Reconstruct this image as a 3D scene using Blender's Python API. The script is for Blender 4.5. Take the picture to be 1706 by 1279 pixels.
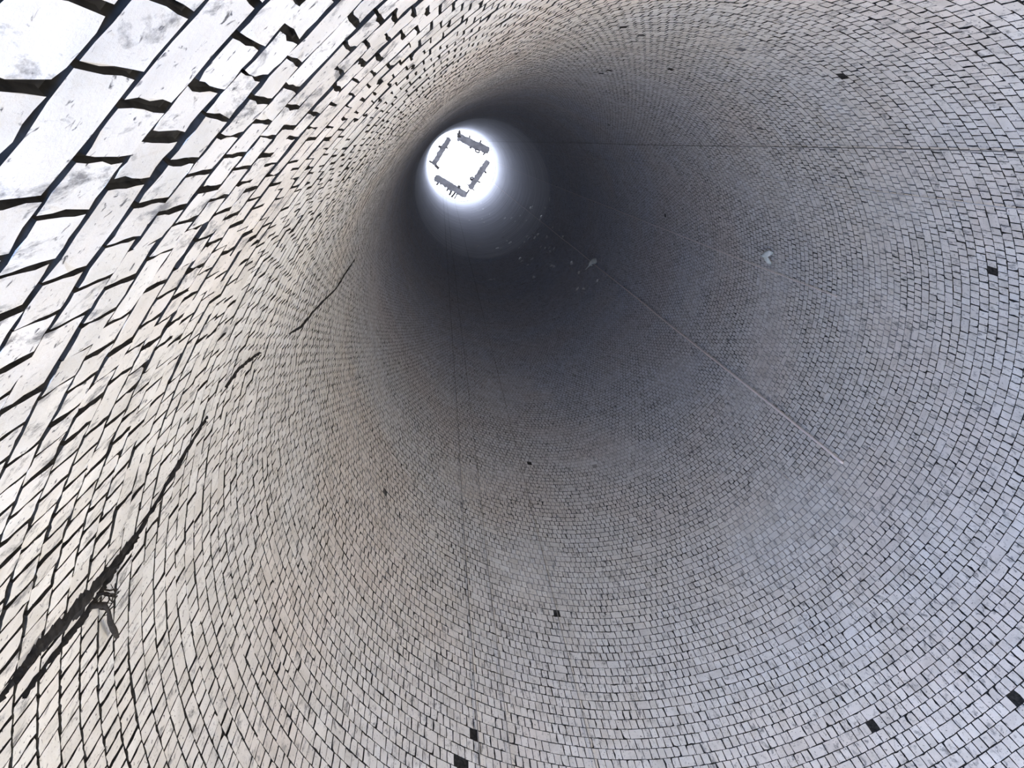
import bpy, math, random
import numpy as np
from mathutils import Matrix, Vector
random.seed(7); rng = np.random.default_rng(7)
scene = bpy.context.scene
for o in list(bpy.data.objects): bpy.data.objects.remove(o)
COL = scene.collection
rad = math.radians

# ------------------------------------------------------------------ camera
CAM = Vector((-2.0047, -2.3172, 1.9))
B = Matrix(((0.994393, -0.037529, 0.098862), (0.0, 0.934905, 0.354898), (-0.105746, -0.352908, 0.929663)))
FPX = 1073.0
cd = bpy.data.cameras.new('camera'); cam = bpy.data.objects.new('camera', cd); COL.objects.link(cam)
cd.sensor_fit = 'HORIZONTAL'; cd.sensor_width = 36.0; cd.lens = 36.0 * FPX / 1706.0
cd.clip_start = 0.02; cd.clip_end = 400
r_, d_, f_ = B @ Vector((1, 0, 0)), B @ Vector((0, 1, 0)), B @ Vector((0, 0, 1))
m = Matrix((( r_.x, -d_.x, -f_.x, CAM.x), (r_.y, -d_.y, -f_.y, CAM.y), (r_.z, -d_.z, -f_.z, CAM.z), (0, 0, 0, 1)))
cam.matrix_world = m
scene.camera = cam
scene.cycles.diffuse_bounces = 7      # light is handed up the shaft from wall to wall
scene.cycles.adaptive_threshold = 0.03

# ------------------------------------------------------------------ sky and daylight
world = bpy.data.worlds.new('sky'); scene.world = world; world.use_nodes = True
wn = world.node_tree; wn.nodes.clear()
wo = wn.nodes.new('ShaderNodeOutputWorld'); bg = wn.nodes.new('ShaderNodeBackground')
bg.inputs['Color'].default_value = (0.78, 0.85, 1.0, 1); bg.inputs['Strength'].default_value = 12.0
wn.links.new(bg.outputs[0], wo.inputs[0])
vs = scene.view_settings
vs.view_transform = 'Standard'; vs.look = 'None'; vs.gamma = 1.0; vs.use_curve_mapping = False; vs.exposure = -0.36

R0, TAP, ZTOP, ZSPLIT = 3.2866, 0.0019, 65.7, 34.0
def RZ(z): return R0 - TAP * z
# openings at the base, unseen below the view, number and places chosen for their light: azimuth, half angle, sill, top
OPENINGS = [(-168.0, 18.0, 0.0, 1.7), (-12.0, 17.0, 0.0, 2.6), (142.0, 16.0, 0.0, 2.6)]
# added area lamps standing in for daylight at the base, tinted and tilted to suit: power, colour, upward lean
LIGHTS = [(570, (0.11, 0.38, 1.0), 0.7), (470, (1.0, 0.84, 0.62), 3.0), (330, (1.0, 0.89, 0.72), 1.8)]
for (az, ha, z0, z1), (pw, colr, lift) in zip(OPENINGS, LIGHTS):
    ld = bpy.data.lights.new('base_daylight_fill', 'AREA'); ld.shape = 'RECTANGLE'
    ld.size = 2 * R0 * math.sin(rad(ha)) * 0.98; ld.size_y = 1.2
    ld.energy = pw; ld.color = colr
    lo = bpy.data.objects.new('base_daylight_fill', ld); COL.objects.link(lo)
    a = rad(az); rr = R0 + 0.12
    lo.location = (rr * math.cos(a), rr * math.sin(a), 0.75)
    lo.rotation_euler = Vector((-math.cos(a), -math.sin(a), lift)).to_track_quat('-Z', 'Y').to_euler()
pd = bpy.data.lights.new('mouth_portal', 'AREA'); pd.shape = 'DISK'; pd.size = 2 * RZ(ZTOP) + 0.1
pd.cycles.is_portal = True
po = bpy.data.objects.new('mouth_portal', pd); COL.objects.link(po); po.location = (0, 0, ZTOP + 0.7)

# ------------------------------------------------------------------ helpers
def mat(name, rough=0.9):
    mt = bpy.data.materials.new(name); mt.use_nodes = True
    nt = mt.node_tree; bs = nt.nodes['Principled BSDF']
    bs.inputs['Roughness'].default_value = rough
    bs.inputs['Specular IOR Level'].default_value = 0.25
    return mt, nt, bs
def node(nt, t, **kw):
    n = nt.nodes.new(t)
    for k, v in kw.items():
        if k in n.inputs: n.inputs[k].default_value = v
        else: setattr(n, k, v)
    return n
def ramp(nt, fac, stops):
    n = nt.nodes.new('ShaderNodeValToRGB'); nt.links.new(fac, n.inputs[0])
    e = n.color_ramp.elements
    while len(e) < len(stops): e.new(0.5)
    for el, (p, c) in zip(e, stops): el.position = p; el.color = (*c, 1) if len(c) == 3 else c
    return n.outputs[0]
def mix(nt, fac, a, b, mode='MIX'):
    n = nt.nodes.new('ShaderNodeMix'); n.data_type = 'RGBA'; n.blend_type = mode
    for sock, v in ((n.inputs[0], fac), (n.inputs[6], a), (n.inputs[7], b)):
        if hasattr(v, 'links'): nt.links.new(v, sock)
        else: sock.default_value = v if not isinstance(v, tuple) else (*v, 1)
    return n.outputs[2]
def pos(nt, scale=(1, 1, 1)):
    g = nt.nodes.new('ShaderNodeNewGeometry'); mp = nt.nodes.new('ShaderNodeMapping')
    mp.inputs['Scale'].default_value = scale
    nt.links.new(g.outputs['Position'], mp.inputs[0]); return mp.outputs[0]
def noise(nt, vec, scale, detail=3, rough=0.55, dist=0.0):
    n = node(nt, 'ShaderNodeTexNoise', Scale=scale, Detail=detail, Roughness=rough, Distortion=dist)
    nt.links.new(vec, n.inputs['Vector']); return n.outputs['Fac']

def brick_material(name, per_object):
    mt, nt, bs = mat(name, 0.88)
    p = pos(nt)
    if per_object: t = nt.nodes.new('ShaderNodeObjectInfo').outputs['Random']
    else:
        at = nt.nodes.new('ShaderNodeAttribute'); at.attribute_name = 'tint'; t = at.outputs['Fac']
    base = ramp(nt, t, [(0.0, (0.67, 0.65, 0.625)), (0.35, (0.71, 0.69, 0.67)), (0.7, (0.73, 0.715, 0.695)), (1.0, (0.755, 0.745, 0.73))])
    grime = ramp(nt, noise(nt, p, 5.5, 4, 0.6), [(0.3, (0.80, 0.80, 0.79)), (0.6, (1, 1, 1))])
    c = mix(nt, 1.0, base, grime, 'MULTIPLY')
    hue = ramp(nt, noise(nt, p, 0.55, 2), [(0.35, (1.0, 0.965, 0.93)), (0.5, (1, 1, 0.985)), (0.65, (0.965, 0.985, 1.0))])
    c = mix(nt, 1.0, c, hue, 'MULTIPLY')
    # bluish cast of the light up the shaft, put into the brick colour
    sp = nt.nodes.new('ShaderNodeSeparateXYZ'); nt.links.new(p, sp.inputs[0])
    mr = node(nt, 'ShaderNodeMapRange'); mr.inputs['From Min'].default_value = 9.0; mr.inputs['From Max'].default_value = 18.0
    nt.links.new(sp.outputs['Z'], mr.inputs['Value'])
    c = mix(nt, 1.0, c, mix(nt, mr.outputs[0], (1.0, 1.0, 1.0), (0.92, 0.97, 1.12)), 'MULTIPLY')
    # pits, scratches and soot smudges
    pit = ramp(nt, noise(nt, p, 62, 3, 0.55, 0.6), [(0.29, (1, 1, 1)), (0.37, (0, 0, 0))])
    smear = ramp(nt, noise(nt, pos(nt, (1, 1, 0.45)), 17, 6, 0.72, 0.4), [(0.34, (0.9, 0.9, 0.9)), (0.45, (0, 0, 0))])
    c = mix(nt, pit, c, (0.10, 0.10, 0.105)); c = mix(nt, smear, c, (0.17, 0.17, 0.175))
    nt.links.new(c, bs.inputs['Base Color'])
    bm = node(nt, 'ShaderNodeBump', Strength=0.35, Distance=0.004)
    nt.links.new(noise(nt, p, 90, 5, 0.65), bm.inputs['Height']); nt.links.new(bm.outputs[0], bs.inputs['Normal'])
    return mt
def mortar_material():
    mt, nt, bs = mat('sooty_mortar', 0.95)
    p = pos(nt)
    c = ramp(nt, noise(nt, p, 40, 4), [(0.3, (0.008, 0.008, 0.008)), (0.7, (0.04, 0.038, 0.036))])
    lime = ramp(nt, noise(nt, p, 0.75, 3, 0.5), [(0.50, (0, 0, 0)), (0.66, (0.75, 0.75, 0.75))])
    sp = nt.nodes.new('ShaderNodeSeparateXYZ'); nt.links.new(p, sp.inputs[0])
    up = node(nt, 'ShaderNodeMapRange'); up.inputs['From Min'].default_value = 7.0; up.inputs['From Max'].default_value = 9.0
    nt.links.new(sp.outputs['Z'], up.inputs['Value'])
    ml = node(nt, 'ShaderNodeMath', operation='MULTIPLY'); nt.links.new(lime, ml.inputs[0]); nt.links.new(up.outputs[0], ml.inputs[1])
    ch = node(nt, 'ShaderNodeMapRange'); ch.inputs['From Min'].default_value = 13.0; ch.inputs['From Max'].default_value = 31.0
    ch.inputs['To Max'].default_value = 0.95; nt.links.new(sp.outputs['Z'], ch.inputs['Value'])
    mx = node(nt, 'ShaderNodeMath', operation='MAXIMUM'); nt.links.new(ml.outputs[0], mx.inputs[0]); nt.links.new(ch.outputs[0], mx.inputs[1])
    c = mix(nt, mx.outputs[0], c, (0.46, 0.45, 0.45))      # lime repointing, then joints paling with height to match the upper wall
    nt.links.new(c, bs.inputs['Base Color']); return mt
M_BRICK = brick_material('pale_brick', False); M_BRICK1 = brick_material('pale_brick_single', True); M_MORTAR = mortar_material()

def upper_material():
    mt, nt, bs = mat('cool_upper_brick', 0.8)
    p = pos(nt, (0.25, 0.25, 2.6))
    c = ramp(nt, noise(nt, p, 1.3, 6, 0.7), [(0.3, (0.44, 0.445, 0.49)), (0.5, (0.55, 0.555, 0.60)), (0.72, (0.70, 0.705, 0.75))])  # bluish cast of the deep shaft put into the colour; streaks are random
    nt.links.new(c, bs.inputs['Base Color']); return mt
M_UPPER = upper_material()
def plain(name, c1, c2, scale=20, rough=0.8, metal=0.0):
    mt, nt, bs = mat(name, rough)
    nt.links.new(ramp(nt, noise(nt, pos(nt), scale, 4), [(0.3, c1), (0.7, c2)]), bs.inputs['Base Color'])
    bs.inputs['Metallic'].default_value = metal
    return mt
M_CRACK = plain('crack_black', (0.006, 0.006, 0.007), (0.03, 0.028, 0.027), 30, 0.95)  # shade inside the crack, given as black colour
M_ROOT = plain('charred_root', (0.008, 0.007, 0.006), (0.035, 0.03, 0.026), 60, 0.9)
M_FLOOR = plain('rubble_floor', (0.16, 0.15, 0.13), (0.34, 0.31, 0.27), 3, 0.95)
M_PALE_CABLE = plain('pale_cable', (0.80, 0.72, 0.72), (0.92, 0.85, 0.85), 6, 0.6)
M_GREY_CABLE = plain('grey_cable', (0.45, 0.45, 0.46), (0.65, 0.65, 0.66), 6, 0.6)
M_IRON_CABLE = plain('iron_cable', (0.14, 0.14, 0.14), (0.26, 0.25, 0.24), 6, 0.7)
M_BEAM = plain('weathered_beam', (0.22, 0.21, 0.20), (0.40, 0.38, 0.36), 1.5, 0.9)
M_RUST = plain('dark_iron', (0.06, 0.055, 0.05), (0.14, 0.12, 0.11), 4, 0.7)
M_SPECK = plain('white_speck', (0.75, 0.76, 0.78), (0.95, 0.95, 0.96), 10, 0.5)
M_SCRAP = plain('pale_plastic', (0.42, 0.50, 0.52), (0.66, 0.70, 0.72), 14, 0.45)

def mesh_obj(name, verts, faces, material, parent=None, smooth=False):
    me = bpy.data.meshes.new(name); me.from_pydata([tuple(v) for v in verts], [], faces); me.update()
    if smooth: me.polygons.foreach_set('use_smooth', [True] * len(me.polygons))
    me.materials.append(material)
    o = bpy.data.objects.new(name, me); COL.objects.link(o)
    if parent: o.parent = parent
    return o
def struct(o): o['kind'] = 'structure'; return o
def tag(o, label, cat, group=None):
    o['label'] = label; o['category'] = cat
    if group: o['group'] = group
    return o
def empty(name, loc):
    o = bpy.data.objects.new(name, None); o.location = loc; COL.objects.link(o); return o
def tube(points, radius, n=6):
    """closed tube through points; radius a number or one per point"""
    P = [Vector(p) for p in points]; V = []; F = []
    rs = radius if isinstance(radius, (list, tuple)) else [radius] * len(P)
    for i, p in enumerate(P):
        t = (P[min(i + 1, len(P) - 1)] - P[max(i - 1, 0)]).normalized()
        u = t.cross(Vector((0, 0, 1)) if abs(t.z) < 0.9 else Vector((1, 0, 0))).normalized(); w = t.cross(u)
        for k in range(n):
            a = 2 * math.pi * k / n
            V.append(p + (u * math.cos(a) + w * math.sin(a)) * rs[i])
    for i in range(len(P) - 1):
        for k in range(n):
            F.append((i * n + k, i * n + (k + 1) % n, (i + 1) * n + (k + 1) % n, (i + 1) * n + k))
    F.append(tuple(range(n))[::-1]); F.append(tuple((len(P) - 1) * n + k for k in range(n)))
    return V, F
def at(az, z, off=0.0):
    """point on the inner wall face, off metres into the shaft"""
    a = rad(az); r = RZ(z) - off
    return Vector((r * math.cos(a), r * math.sin(a), z))

# ------------------------------------------------------------------ structure
NA = 560
def in_open(az, z):
    for (a0, ha, z0, z1) in OPENINGS:
        if abs((az - a0 + 180) % 360 - 180) < ha and z0 - 0.01 <= z < z1: return True
    return False
def shell(name, zs, inner, outer, material, openings):
    V = []; F = []; nz = len(zs)
    for lay in range(2):
        for z in zs:
            r = RZ(z) + ((inner(z) if callable(inner) else inner) if lay == 0 else outer)
            for k in range(NA):
                a = 2 * math.pi * k / NA; V.append((r * math.cos(a), r * math.sin(a), z))
    idx = lambda l, i, k: (l * nz + i) * NA + k % NA
    opened = lambda i, k: openings and in_open((k % NA + 0.5) * 360 / NA, (zs[i] + zs[i + 1]) / 2)
    for i in range(nz - 1):
        for k in range(NA):
            if opened(i, k): continue
            F.append((idx(0, i, k + 1), idx(0, i, k), idx(0, i + 1, k), idx(0, i + 1, k + 1)))
            F.append((idx(1, i, k), idx(1, i, k + 1), idx(1, i + 1, k + 1), idx(1, i + 1, k)))
            if opened(i, k + 1): F.append((idx(0, i, k + 1), idx(0, i + 1, k + 1), idx(1, i + 1, k + 1), idx(1, i, k + 1)))
            if opened(i, k - 1): F.append((idx(0, i, k), idx(1, i, k), idx(1, i + 1, k), idx(0, i + 1, k)))
            if i and opened(i - 1, k): F.append((idx(0, i, k), idx(0, i, k + 1), idx(1, i, k + 1), idx(1, i, k)))
    for k in range(NA):
        F.append((idx(0, nz - 1, k), idx(1, nz - 1, k), idx(1, nz - 1, k + 1), idx(0, nz - 1, k + 1)))
    return struct(mesh_obj(name, V, F, material))
def BACKZ(z): return float(np.interp(z, [6, 18, 30], [0.010, 0.0026, 0.0007]))     # joint recess thins with height to blend into the upper wall
wall = shell('wall_shaft', [0, 0.8, 1.55, 3.0, 3.4] + [5 + 2 * i for i in range(14)] + [ZSPLIT], BACKZ, 0.75, M_MORTAR, True)
upper = shell('wall_upper', [ZSPLIT + (ZTOP - ZSPLIT) * i / 20 for i in range(21)], 0.0, 0.75, M_UPPER, False)
fv = [(7 * math.cos(2 * math.pi * k / 48), 7 * math.sin(2 * math.pi * k / 48), 0.0) for k in range(48)]
struct(mesh_obj('floor', fv + [(x, y, -0.2) for x, y, _ in fv],
    [tuple(range(48)), tuple(range(95, 47, -1))] + [(k, k + 48, (k + 1) % 48 + 48, (k + 1) % 48) for k in range(48)], M_FLOOR))

# ------------------------------------------------------------------ bricks
NB, HC, Z0 = 280, 0.115, 2.0
NCOURSE = int((ZSPLIT - Z0) / HC)
HOLES = [(149.68, 8.877), (103.8, 8.314), (127.2, 5.90), (125.7, 6.21), (38.3, 5.46), (-90.5, 8.88), (-60.9, 7.906), (128.9, 5.80)]
recs = []          # az(deg), z centre, half width (m)
for j in range(NCOURSE):
    z = Z0 + (j + 0.5) * HC
    off = (0.5 if j % 2 else 0.0) + rng.uniform(-0.12, 0.12)
    i = 0
    while i < NB:
        n = 2 if rng.random() < 0.07 and i < NB - 1 else 1
        az = ((i + n / 2 + off) * 360 / NB + 180) % 360 - 180
        i += n
        if in_open(az, z - 0.12): continue
        recs.append((az, z, n))
recs = np.array(recs)
az, zc, nn = recs.T
keep = (rng.random(len(recs)) > 0.0002) | ((az > -152) & (az < -108) & (zc < 6))
for (ha, hz) in HOLES:
    d = np.hypot((az - ha) * math.pi / 180 * 3.28 / 0.06, (zc - hz) / 0.0575)
    keep[np.argmin(d)] = False
az, zc, nn = az[keep], zc[keep], nn[keep]
# how large each brick shows from the photograph's viewpoint: the 300 largest become single objects
ar = np.radians(az); rr = R0 - TAP * zc
P = np.stack([rr * np.cos(ar), rr * np.sin(ar), zc], 1) - np.array(CAM)
Bn = np.array(B); Pc = P @ Bn            # camera axes: right, down, forward
uu = 853 + FPX * Pc[:, 0] / Pc[:, 2]; vv = 639.5 + FPX * Pc[:, 1] / Pc[:, 2]
inside = (Pc[:, 2] > 0.02) & (uu > -60) & (uu < 1766) & (vv > -60) & (vv < 1339)
dist = np.linalg.norm(P, axis=1)
inc = np.abs((P[:, 0] * np.cos(ar) + P[:, 1] * np.sin(ar)) / dist)
area = np.where(inside, inc / dist ** 2 / np.maximum(Pc[:, 2] / dist, 0.05) ** 3 * nn, -1)
order = np.argsort(-area)
single = order[:300]; rest = order[300:]

def outline(k, hw, hh, g):
    """k outlines of eight points (corner, edge middle, ...) with worn, uneven edges"""
    base = np.array([(-1, -1), (0, -1), (1, -1), (1, 0), (1, 1), (0, 1), (-1, 1), (-1, 0)], float)
    pts = base[None] * np.stack([hw, np.full_like(hw, hh)], 1)[:, None, :]
    jit = g.normal(0, 0.0012, (k, 8, 2))
    jit[:, ::2] *= 1.25
    shrink = np.abs(g.normal(0, 0.0014, (k, 1, 2)))
    chip = (g.random((k, 8, 1)) < 0.05) * g.uniform(0.003, 0.010, (k, 8, 1))
    return pts + jit - np.sign(base)[None] * (shrink + chip)
def brick_geometry(k, hw, g, back, gap=0.0026):
    o = outline(k, hw, HC / 2 - gap, g)
    sg = np.sign(np.array([(-1, -1), (0, -1), (1, -1), (1, 0), (1, 1), (0, 1), (-1, 1), (-1, 0)], float))
    front = o - sg[None] * 0.0012
    tilt = g.normal(0, 0.008, (k, 2)); dep = g.normal(0, 0.0014, (k, 1)) * (back[:, None] / 0.010)
    tilt = tilt * (back[:, None] / 0.010)
    fy = dep + tilt[:, :1] * front[..., 0] + tilt[:, 1:] * front[..., 1] * 0.7
    by = np.repeat(back[:, None] + 0.004, o.shape[1], 1)
    f3 = np.stack([front[..., 0], fy, front[..., 1]], -1); b3 = np.stack([o[..., 0], by, o[..., 1]], -1)
    return np.concatenate([f3, b3], 1)          # local: x along the course, y into the wall, z up
def hwid(n, z): return n * math.pi * (R0 - TAP * z) / NB - 0.0024

# single bricks: 40 shapes of a header and 12 of a stretcher, shared
g1 = np.random.default_rng(11)
FACES = [tuple(range(8))] + [(i + 8, (i + 1) % 8 + 8, (i + 1) % 8, i) for i in range(8)]
FACES16 = [tuple(range(16))] + [(i + 16, (i + 1) % 16 + 16, (i + 1) % 16, i) for i in range(16)]
def shape(n):
    """one brick face seen close: a worn outline of sixteen points, chipped here and there"""
    v8 = brick_geometry(1, np.array([hwid(n, 3.0)]), g1, np.array([0.010]))[0]
    f8, b8 = v8[:8], v8[8:]
    f = np.zeros((16, 3)); b = np.zeros((16, 3))
    for i in range(8):
        f[2 * i], b[2 * i] = f8[i], b8[i]
        f[2 * i + 1], b[2 * i + 1] = (f8[i] + f8[(i + 1) % 8]) / 2, (b8[i] + b8[(i + 1) % 8]) / 2
    j = g1.normal(0, 0.0011, (16, 3)); j[:, 1] *= 0.5
    ch = (g1.random(16) < 0.14) * g1.uniform(0.001, 0.0055, 16)
    j[:, 0] -= np.sign(f[:, 0]) * (np.abs(f[:, 0]) > 0.02) * ch; j[:, 2] -= np.sign(f[:, 2]) * (np.abs(f[:, 2]) > 0.03) * ch
    f = f + j; b[:, [0, 2]] += 0.6 * j[:, [0, 2]]
    me = bpy.data.meshes.new('brick'); me.from_pydata([tuple(p) for p in np.concatenate([f, b])], [], FACES16)
    me.materials.append(M_BRICK1); me.materials.append(M_MORTAR)
    for p in me.polygons: p.material_index = 0 if p.index == 0 else 1
    return me
shapes = {1: [shape(1) for _ in range(40)], 2: [shape(2) for _ in range(12)]}
for i in single:
    o = bpy.data.objects.new('brick', random.choice(shapes[int(nn[i])]))
    a = ar[i]; r = rr[i]
    # columns: along the course (clockwise seen from above), outward, up
    o.matrix_world = Matrix(((math.sin(a), math.cos(a), 0, r * math.cos(a)), (-math.cos(a), math.sin(a), 0, r * math.sin(a)), (0, 0, 1, zc[i]), (0, 0, 0, 1)))
    COL.objects.link(o); o.parent = wall
# all the others, one part
K = len(rest); hw = nn[rest] * math.pi * rr[rest] / NB - 0.0019
L = brick_geometry(K, hw, rng, np.interp(zc[rest], [6, 18, 30], [0.010, 0.0026, 0.0007]), 0.0019)
ca, sa = np.cos(ar[rest])[:, None], np.sin(ar[rest])[:, None]
X = rr[rest][:, None] * ca + L[..., 0] * sa + L[..., 1] * ca
Y = rr[rest][:, None] * sa - L[..., 0] * ca + L[..., 1] * sa
Z = zc[rest][:, None] + L[..., 2]
co = np.stack([X, Y, Z], -1).reshape(-1, 3).astype(np.float32)
me = bpy.data.meshes.new('brick_field')
me.vertices.add(K * 16); me.vertices.foreach_set('co', co.ravel())
pat = np.concatenate([np.array(f) for f in FACES]); tot = np.array([8] + [4] * 8); st = np.concatenate([[0], np.cumsum(tot)[:-1]])
loops = (pat[None] + 16 * np.arange(K)[:, None]).ravel().astype(np.int32)
me.loops.add(len(loops)); me.loops.foreach_set('vertex_index', loops)
me.polygons.add(K * 9)
me.polygons.foreach_set('loop_start', (st[None] + len(pat) * np.arange(K)[:, None]).ravel().astype(np.int32))
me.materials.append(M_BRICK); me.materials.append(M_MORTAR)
me.polygons.foreach_set('use_smooth', np.zeros(K * 9, bool))
me.polygons.foreach_set('material_index', np.tile([0] + [1] * 8, K).astype(np.int32))
att = me.attributes.new('tint', 'FLOAT', 'FACE'); att.data.foreach_set('value', np.repeat(rng.random(K), 9).astype(np.float32))
me.update(calc_edges=True); me.validate()
field = bpy.data.objects.new('brick_field', me); COL.objects.link(field); field.parent = wall; field['kind'] = 'stuff'

# ------------------------------------------------------------------ crack, its dark gap laid on the wall as black ribbons
def crack_ribbon(name, path, widths, seed, steps=9):
    g = random.Random(seed); V = []; F = []; n = 0
    pts = []
    for (p, q, w0, w1) in zip(path[:-1], path[1:], widths[:-1], widths[1:]):
        for s in range(steps):
            t = s / steps; pts.append((p[0] + (q[0] - p[0]) * t, p[1] + (q[1] - p[1]) * t, w0 + (w1 - w0) * t))
    dr = 0.0; el = er = 1.0
    for i, (a, z, w) in enumerate(pts):
        dr = 0.8 * dr + g.gauss(0, 0.10)
        el = 0.7 * el + 0.3 + g.gauss(0, 0.22); er = 0.7 * er + 0.3 + g.gauss(0, 0.22)
        wl = max(0.0006, w * (el + g.uniform(-0.15, 0.15))); wr = max(0.0006, w * (er + g.uniform(-0.15, 0.15)))
        k = 180 / math.pi / 3.28
        for (s, o) in ((-wl, -0.006), (-wl * 0.55, 0.006), (0, 0.009 + 0.006 * g.random()), (wr * 0.55, 0.006), (wr, -0.006)):
            V.append(at(a + (dr * w * 0.5 + s) * k, z, o + g.uniform(-0.003, 0.003)))
        if i:
            for c in range(4): F.append((n - 5 + c, n - 4 + c, n + 1 + c, n + c))
        n += 5
    return mesh_obj(name, V, F, M_CRACK, wall)
CR = [(-161.0, 3.10), (-161.0, 3.2), (-160.93, 3.27), (-161.05, 3.35), (-161.46, 3.455), (-161.69, 3.57), (-161.8, 3.66), (-161.97, 3.84), (-161.91, 3.98), (-161.02, 4.144), (-159.97, 4.326), (-159.02, 4.5), (-158.49, 4.593)]
crack_ribbon('crack_dark', CR, [0.012, 0.014, 0.018, 0.026, 0.042, 0.056, 0.044, 0.016, 0.010, 0.012, 0.017, 0.012, 0.002], 3)
crack_ribbon('crack_dark', [(-162.9, 3.30), (-162.72, 3.407), (-162.86, 3.483), (-163.0, 3.583), (-162.69, 3.707), (-162.51, 3.785), (-162.31, 3.869), (-162.19, 3.983)], [0.004, 0.009, 0.014, 0.018, 0.012, 0.010, 0.008, 0.002], 4)
crack_ribbon('crack_dark', [(-157.6, 4.80), (-157.09, 4.969), (-157.87, 5.281), (-158.6, 5.5)], [0.003, 0.012, 0.010, 0.002], 5)
crack_ribbon('crack_dark', [(-161.5, 6.4), (-163.11, 6.89), (-163.34, 7.41), (-165.5, 8.9), (-164.79, 9.74), (-164.72, 10.55)], [0.004, 0.018, 0.016, 0.010, 0.022, 0.003], 6)

# ------------------------------------------------------------------ root tuft in the crack
rt = empty('root_tuft', at(-162.6, 3.62, 0.0))
tag(rt, 'charred root tuft with one drooping stub, growing out of the black crack', 'root')
def part_world(name, V, F, m_, parent, smooth=True):
    o = mesh_obj(name, [Vector(v) - parent.location for v in V], F, m_, parent, smooth); return o
stub = [at(-162.6, 3.63, -0.01), at(-163.1, 3.68, 0.03), at(-163.8, 3.695, 0.04), at(-165.0, 3.725, 0.035), at(-166.1, 3.757, 0.035), at(-167.2, 3.795, 0.03)]
part_world('stub', *tube(stub, [0.012, 0.010, 0.006, 0.009, 0.011, 0.008], 7), M_ROOT, rt)
gr = random.Random(5)
for (a, z) in [(-164.1, 3.761), (-165.4, 3.81), (-164.97, 3.748), (-164.5, 3.777), (-163.6, 3.80), (-164.6, 3.83), (-163.5, 3.70), (-164.2, 3.72)]:
    s = (-162.65 + gr.uniform(-0.3, 0.2), 3.69 + gr.uniform(-0.05, 0.03)); pts = []
    for k in range(6):
        t = k / 5
        pts.append(at(s[0] + (a - s[0]) * t + gr.uniform(-0.25, 0.25) * (k > 0), s[1] + (z - s[1]) * t + gr.uniform(-0.012, 0.012) * (k > 0), 0.0 + 0.03 * math.sin(math.pi * t) + gr.uniform(0, 0.008)))
    part_world('rootlet', *tube(pts, [0.0035, 0.003, 0.0026, 0.0022, 0.0018, 0.001], 5), M_ROOT, rt)

# ------------------------------------------------------------------ cables hanging down the shaft
def cable(label, az, zlow, radius, material, gap, wave=0.0, zhigh=ZTOP + 0.02, seed=0):
    g = random.Random(seed); pts = []; n = 60
    for i in range(n + 1):
        t = i / n; z = zlow + (zhigh - zlow) * t ** 1.6
        pts.append(at(az + wave * math.sin(z * 0.9 + seed) + g.gauss(0, wave * 0.35), z, gap + 0.01 * math.sin(z * 0.5)))
    pts.append(at(az, zhigh + 0.03, -0.25))
    V, F = tube(pts, radius, 6); base = at(az, zlow, gap)
    o = mesh_obj('cable', [v - base for v in V], F, material, None, True); o.location = base
    return tag(o, label, 'cable', 'cables hanging from the mouth')
cable('thickest pale pinkish cable, holding the leaf-shaped scrap', 27.0, 8.6, 0.017, M_PALE_CABLE, 0.06, 0.10, seed=1)
cable('thin pale cable hanging next to the thickest pinkish cable', 38.4, 9.0, 0.007, M_GREY_CABLE, 0.05, 0.05, seed=2)
cable('thin pale cable ending just below the crescent-shaped scrap', -6.3, 9.84, 0.0075, M_PALE_CABLE, 0.06, 0.05, seed=3)
cable('thin iron-grey cable, outermost of the cables beyond the crescent-shaped scrap', -43.7, 2.4, 0.005, M_IRON_CABLE, 0.05, 0.04, seed=4)
cable('thin pale grey cable between the crescent-shaped scrap and the outermost iron-grey cable', -33.5, 2.4, 0.005, M_GREY_CABLE, 0.05, 0.04, seed=5)
cable('iron-grey cable running past a cluster of gaps left by missing bricks', 124.9, 2.6, 0.005, M_IRON_CABLE, 0.03, 0.05, seed=6)
cable('very thin iron-grey cable just beside the cluster of missing-brick gaps', 119.0, 2.6, 0.004, M_IRON_CABLE, 0.03, 0.06, seed=7)
cable('very thin iron-grey cable passing over a single missing brick', 103.6, 2.6, 0.004, M_IRON_CABLE, 0.03, 0.06, zhigh=ZTOP + 0.02, seed=8)

# ------------------------------------------------------------------ pale scraps
def sheet(name, outline2d, az_, z_, scale, bulge, tilt, off, T, U, thick=0.004, seed=0):
    """crumpled sheet: outline in the plane of T and U, fanned from its middle with folds, given thickness"""
    g = random.Random(seed); n = len(outline2d); cx_ = sum(p[0] for p in outline2d) / n; cy_ = sum(p[1] for p in outline2d) / n
    rings = [1.0, 0.72, 0.42]; V = []
    T = Vector(T).normalized(); U = Vector(U).normalized(); N = T.cross(U)
    for rk in rings:
        for i, (x, y) in enumerate(outline2d):
            px, py = cx_ + (x - cx_) * rk, cy_ + (y - cy_) * rk
            d = bulge * (1 - rk * rk) + 0.12 * math.sin(i * 1.7 + seed) * rk + g.uniform(-0.03, 0.03)
            V.append((T * px + U * py + N * (d + tilt * px)) * scale)
    V.append((T * cx_ + U * cy_ + N * bulge) * scale)
    F = []
    for k in range(2):
        for i in range(n): F.append((k * n + i, k * n + (i + 1) % n, (k + 1) * n + (i + 1) % n, (k + 1) * n + i))
    for i in range(n): F.append((2 * n + i, 2 * n + (i + 1) % n, 3 * n))
    o = mesh_obj(name, V, F, M_SCRAP, None, True); o.location = at(az_, z_, off)
    md = o.modifiers.new('thick', 'SOLIDIFY'); md.thickness = thick; md.offset = 0
    return o
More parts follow.
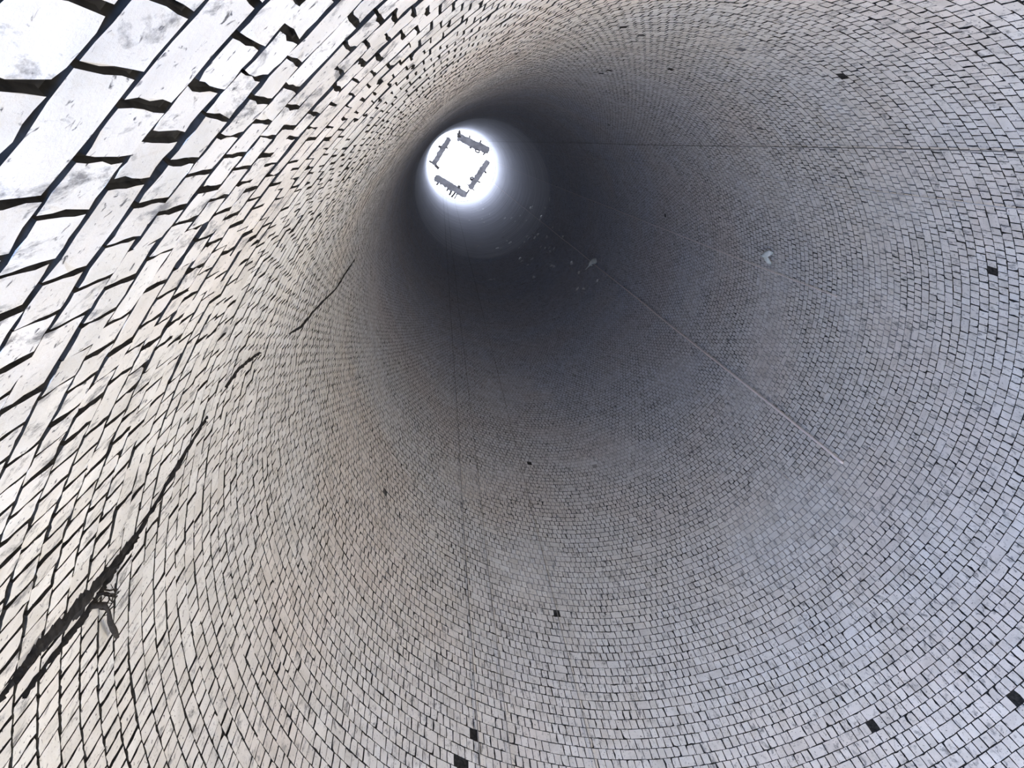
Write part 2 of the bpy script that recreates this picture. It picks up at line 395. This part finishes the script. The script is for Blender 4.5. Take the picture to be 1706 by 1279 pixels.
cres = [(-0.55, 0.05), (-0.35, 0.2), (-0.1, 0.5), (0.25, 0.62), (0.6, 0.48), (0.72, 0.38), (0.4, 0.2), (0.2, 0.0), (0.3, -0.25), (0.6, -0.55), (0.55, -0.7), (0.2, -0.62), (-0.12, -0.35), (-0.28, -0.08)]
tag(sheet('crescent_scrap', cres, -10.56, 11.70, 0.17, 0.2, 0.1, 0.12, (0.87, 0, -0.47), (0, -1, 0.1), seed=2), 'pale bluish crescent-shaped scrap stuck on the brick wall', 'scrap')
leaf = [(-0.75, -0.75), (-0.45, -0.4), (-0.3, 0.0), (0.0, 0.4), (0.35, 0.62), (0.6, 0.5), (0.7, 0.15), (0.55, -0.1), (0.2, -0.15), (0.0, -0.3), (0.2, -0.42), (-0.2, -0.42), (-0.5, -0.62), (-0.68, -0.85)]
tag(sheet('leaf_scrap', leaf, 27.0, 22.2, 0.27, 0.15, 0.1, 0.20, (0.95, 0, -0.25), (0, -1, 0.25), seed=4), 'small pale leaf-shaped scrap with a tail, caught on the thickest cable', 'scrap')

# ------------------------------------------------------------------ small white specks on the upper shaft wall
SP = [(30.9, 42.4), (44.5, 39.2), (44.0, 40.8), (44.6, 42.7), (60.0, 40.4), (49.9, 44.5), (63.8, 38.9), (23.1, 38.8), (21.7, 38.2), (7.0, 33.7), (15.8, 34.4), (23.9, 34.6), (26.6, 34.6), (25.3, 31.0), (23.8, 29.5), (40.1, 34.2), (45.5, 34.2), (50.3, 34.3), (57.0, 33.9), (37.3, 33.1), (40.3, 28.9), (42.5, 29.1), (37.1, 28.6), (59.7, 29.7), (54.2, 30.2), (61.6, 31.6), (61.7, 31.0), (46.6, 27.0), (45.5, 26.7), (61.1, 27.3), (91.1, 28.9), (88.2, 29.0), (35.6, 25.0), (36.9, 23.5), (33.2, 21.3), (41.4, 21.9), (44.2, 22.4), (73.7, 49.7), (73.6, 47.6), (73.9, 55.5), (61.8, 50.4), (65.6, 55.1), (63.6, 59.4), (90.5, 50.0), (78.8, 58.7), (86.6, 35.5), (91.3, 38.0), (74.1, 36.4), (71.3, 35.9), (49.3, 37.8), (41.2, 38.1), (36.0, 40.6), (35.5, 37.9), (61.1, 36.4), (62.7, 37.3), (38.7, 29.4), (41.2, 30.0), (42.9, 30.8), (25.9, 28.4), (33.7, 31.1), (41.3, 33.2), (45.6, 34.8)]
gs = random.Random(9)
def blob(seed):
    g = random.Random(seed); V = [(0, -0.02, 0)]; n = 9
    for i in range(n):
        a = 2 * math.pi * i / n; q = 1 + g.uniform(-0.35, 0.35); V.append((math.cos(a) * q * 0.6, 0.004, math.sin(a) * q * 0.6))
    for i in range(n):
        V.append((V[i + 1][0], 0.03, V[i + 1][2]))
    F = [(0, i % n + 1, (i + 1) % n + 1) for i in range(n)] + [(i + 1, i + 1 + n, (i + 1) % n + 1 + n, (i + 1) % n + 1) for i in range(n)]
    me = bpy.data.meshes.new('pale_speck'); me.from_pydata(V, [], F); me.materials.append(M_SPECK); return me
blobs = [blob(s) for s in range(5)]
for (a, z) in SP:
    o = bpy.data.objects.new('pale_speck', gs.choice(blobs)); COL.objects.link(o); o.parent = upper if z > ZSPLIT else wall
    s = gs.uniform(0.08, 0.15) * (z / 34) ** 0.5
    aa = rad(a); p = at(a, z, 0.012)
    o.matrix_world = Matrix(((math.sin(aa), math.cos(aa), 0, p.x), (-math.cos(aa), math.sin(aa), 0, p.y), (0, 0, 1, p.z), (0, 0, 0, 1))) @ Matrix.Diagonal((s, 1, s * gs.uniform(1.2, 3.2), 1))

# ------------------------------------------------------------------ beams across the mouth
def beam(label, p, q, width, seed, stubs, hoop=None, spike=None, zb=65.57):
    g = random.Random(seed); P_, Q_ = Vector((*p, 0)), Vector((*q, 0)); D = (Q_ - P_); Ln = D.length; D.normalize(); S_ = Vector((-D.y, D.x, 0))
    base = Vector((*(((P_ + Q_) / 2).xy), zb)); root = empty('crossbar', base); tag(root, label, 'bar', 'bars across the chimney mouth')
    V = []; F = []; n = 22
    for i in range(n + 1):
        t = i / n; c = P_ + D * (Ln * t)
        e = 1.0 - 0.35 * (i in (0, n))
        wl = width / 2 * e * (1 + g.uniform(-0.12, 0.12)); wr = width / 2 * e * (1 + g.uniform(-0.25, 0.2))
        for s, h in ((-wl, 0.0), (wr, 0.0), (wr * 0.95, 0.32), (-wl * 0.95, 0.32)):
            V.append(c + S_ * s + Vector((0, 0, zb + h + g.uniform(-0.02, 0.02))))
        if i:
            b = (i - 1) * 4
            for k in range(4): F.append((b + k, b + (k + 1) % 4, b + 4 + (k + 1) % 4, b + 4 + k))
    F += [(3, 2, 1, 0), (4 * n, 4 * n + 1, 4 * n + 2, 4 * n + 3)]
    part_world('timber', V, F, M_BEAM, root, False)
    for (t, side, ln, th) in stubs:
        c = P_ + D * (Ln * t) + Vector((0, 0, zb + 0.12)); a0 = c + S_ * side * width * 0.35
        a1 = a0 + S_ * side * (width * 0.15 + ln + 0.08) + D * g.uniform(-0.1, 0.1)
        part_world('stub', *tube([a0, (a0 + a1) / 2 + D * 0.03, a1], [th * 1.8, th * 1.5, th * 1.7], 6), M_RUST, root)
    if hoop:
        c = P_ + D * (Ln * hoop[0]) + S_ * hoop[1] + Vector((0, 0, zb + 0.05)); pts = []
        for k in range(17):
            a = 2 * math.pi * k / 16; pts.append(c + D * math.cos(a) * hoop[2] + S_ * math.sin(a) * hoop[2] * 0.6)
        part_world('wire_loop', *tube(pts, 0.07, 6), M_RUST, root)
    if spike:
        part_world('spike', *tube([P_ + D * 0.15 + Vector((0, 0, zb + 0.15)), Vector((*spike, zb + 0.2))], [0.26, 0.07], 6), M_RUST, root)
    # iron pins that carry both ends on the brick rim
    for e in (P_, Q_):
        dr = e.normalized(); up = Vector((0, 0, ZTOP + 0.03))
        part_world('pin', *tube([e - dr * 0.12 + up, dr * (RZ(ZTOP) + 0.3) + up], 0.035, 6), M_RUST, root)
    return root
beam('wide ragged bar across the mouth with a small wire loop and end spike', (-0.25, -2.53), (2.62, -1.30), 0.70, 1, [(0.32, -1, 0.14, 0.05), (0.66, -1, 0.16, 0.06), (0.9, 1, 0.12, 0.05), (0.45, 1, 0.05, 0.08)], hoop=(0.68, 0.42, 0.2), spike=(-0.066, -3.14))
beam('narrow bar across the mouth with a bent hook on its inner edge', (2.53, -0.45), (0.74, 2.05), 0.54, 2, [(0.3, -1, 0.15, 0.06), (0.68, -1, 0.16, 0.05), (0.72, 1, 0.22, 0.04), (0.93, 1, 0.25, 0.03), (0.95, -1, 0.12, 0.04)], hoop=(0.72, 0.36, 0.16))
beam('wide ragged bar across the mouth with a row of stubs along its outer edge', (-2.5, 0.97), (0.42, 2.70), 0.68, 3, [(0.15, 1, 0.15, 0.06), (0.46, 1, 0.14, 0.06), (0.56, 1, 0.36, 0.07), (0.68, 1, 0.42, 0.06), (0.74, 1, 0.4, 0.04), (0.97, -1, 0.2, 0.05), (0.7, -1, 0.06, 0.1)])
beam('narrow bar across the mouth, forked at one end, opposite the hooked bar', (-1.03, -2.45), (-2.60, -0.12), 0.50, 4, [(0.38, 1, 0.14, 0.07), (0.3, -1, 0.05, 0.05), (0.97, -1, 0.3, 0.09), (0.96, 1, 0.16, 0.06)])
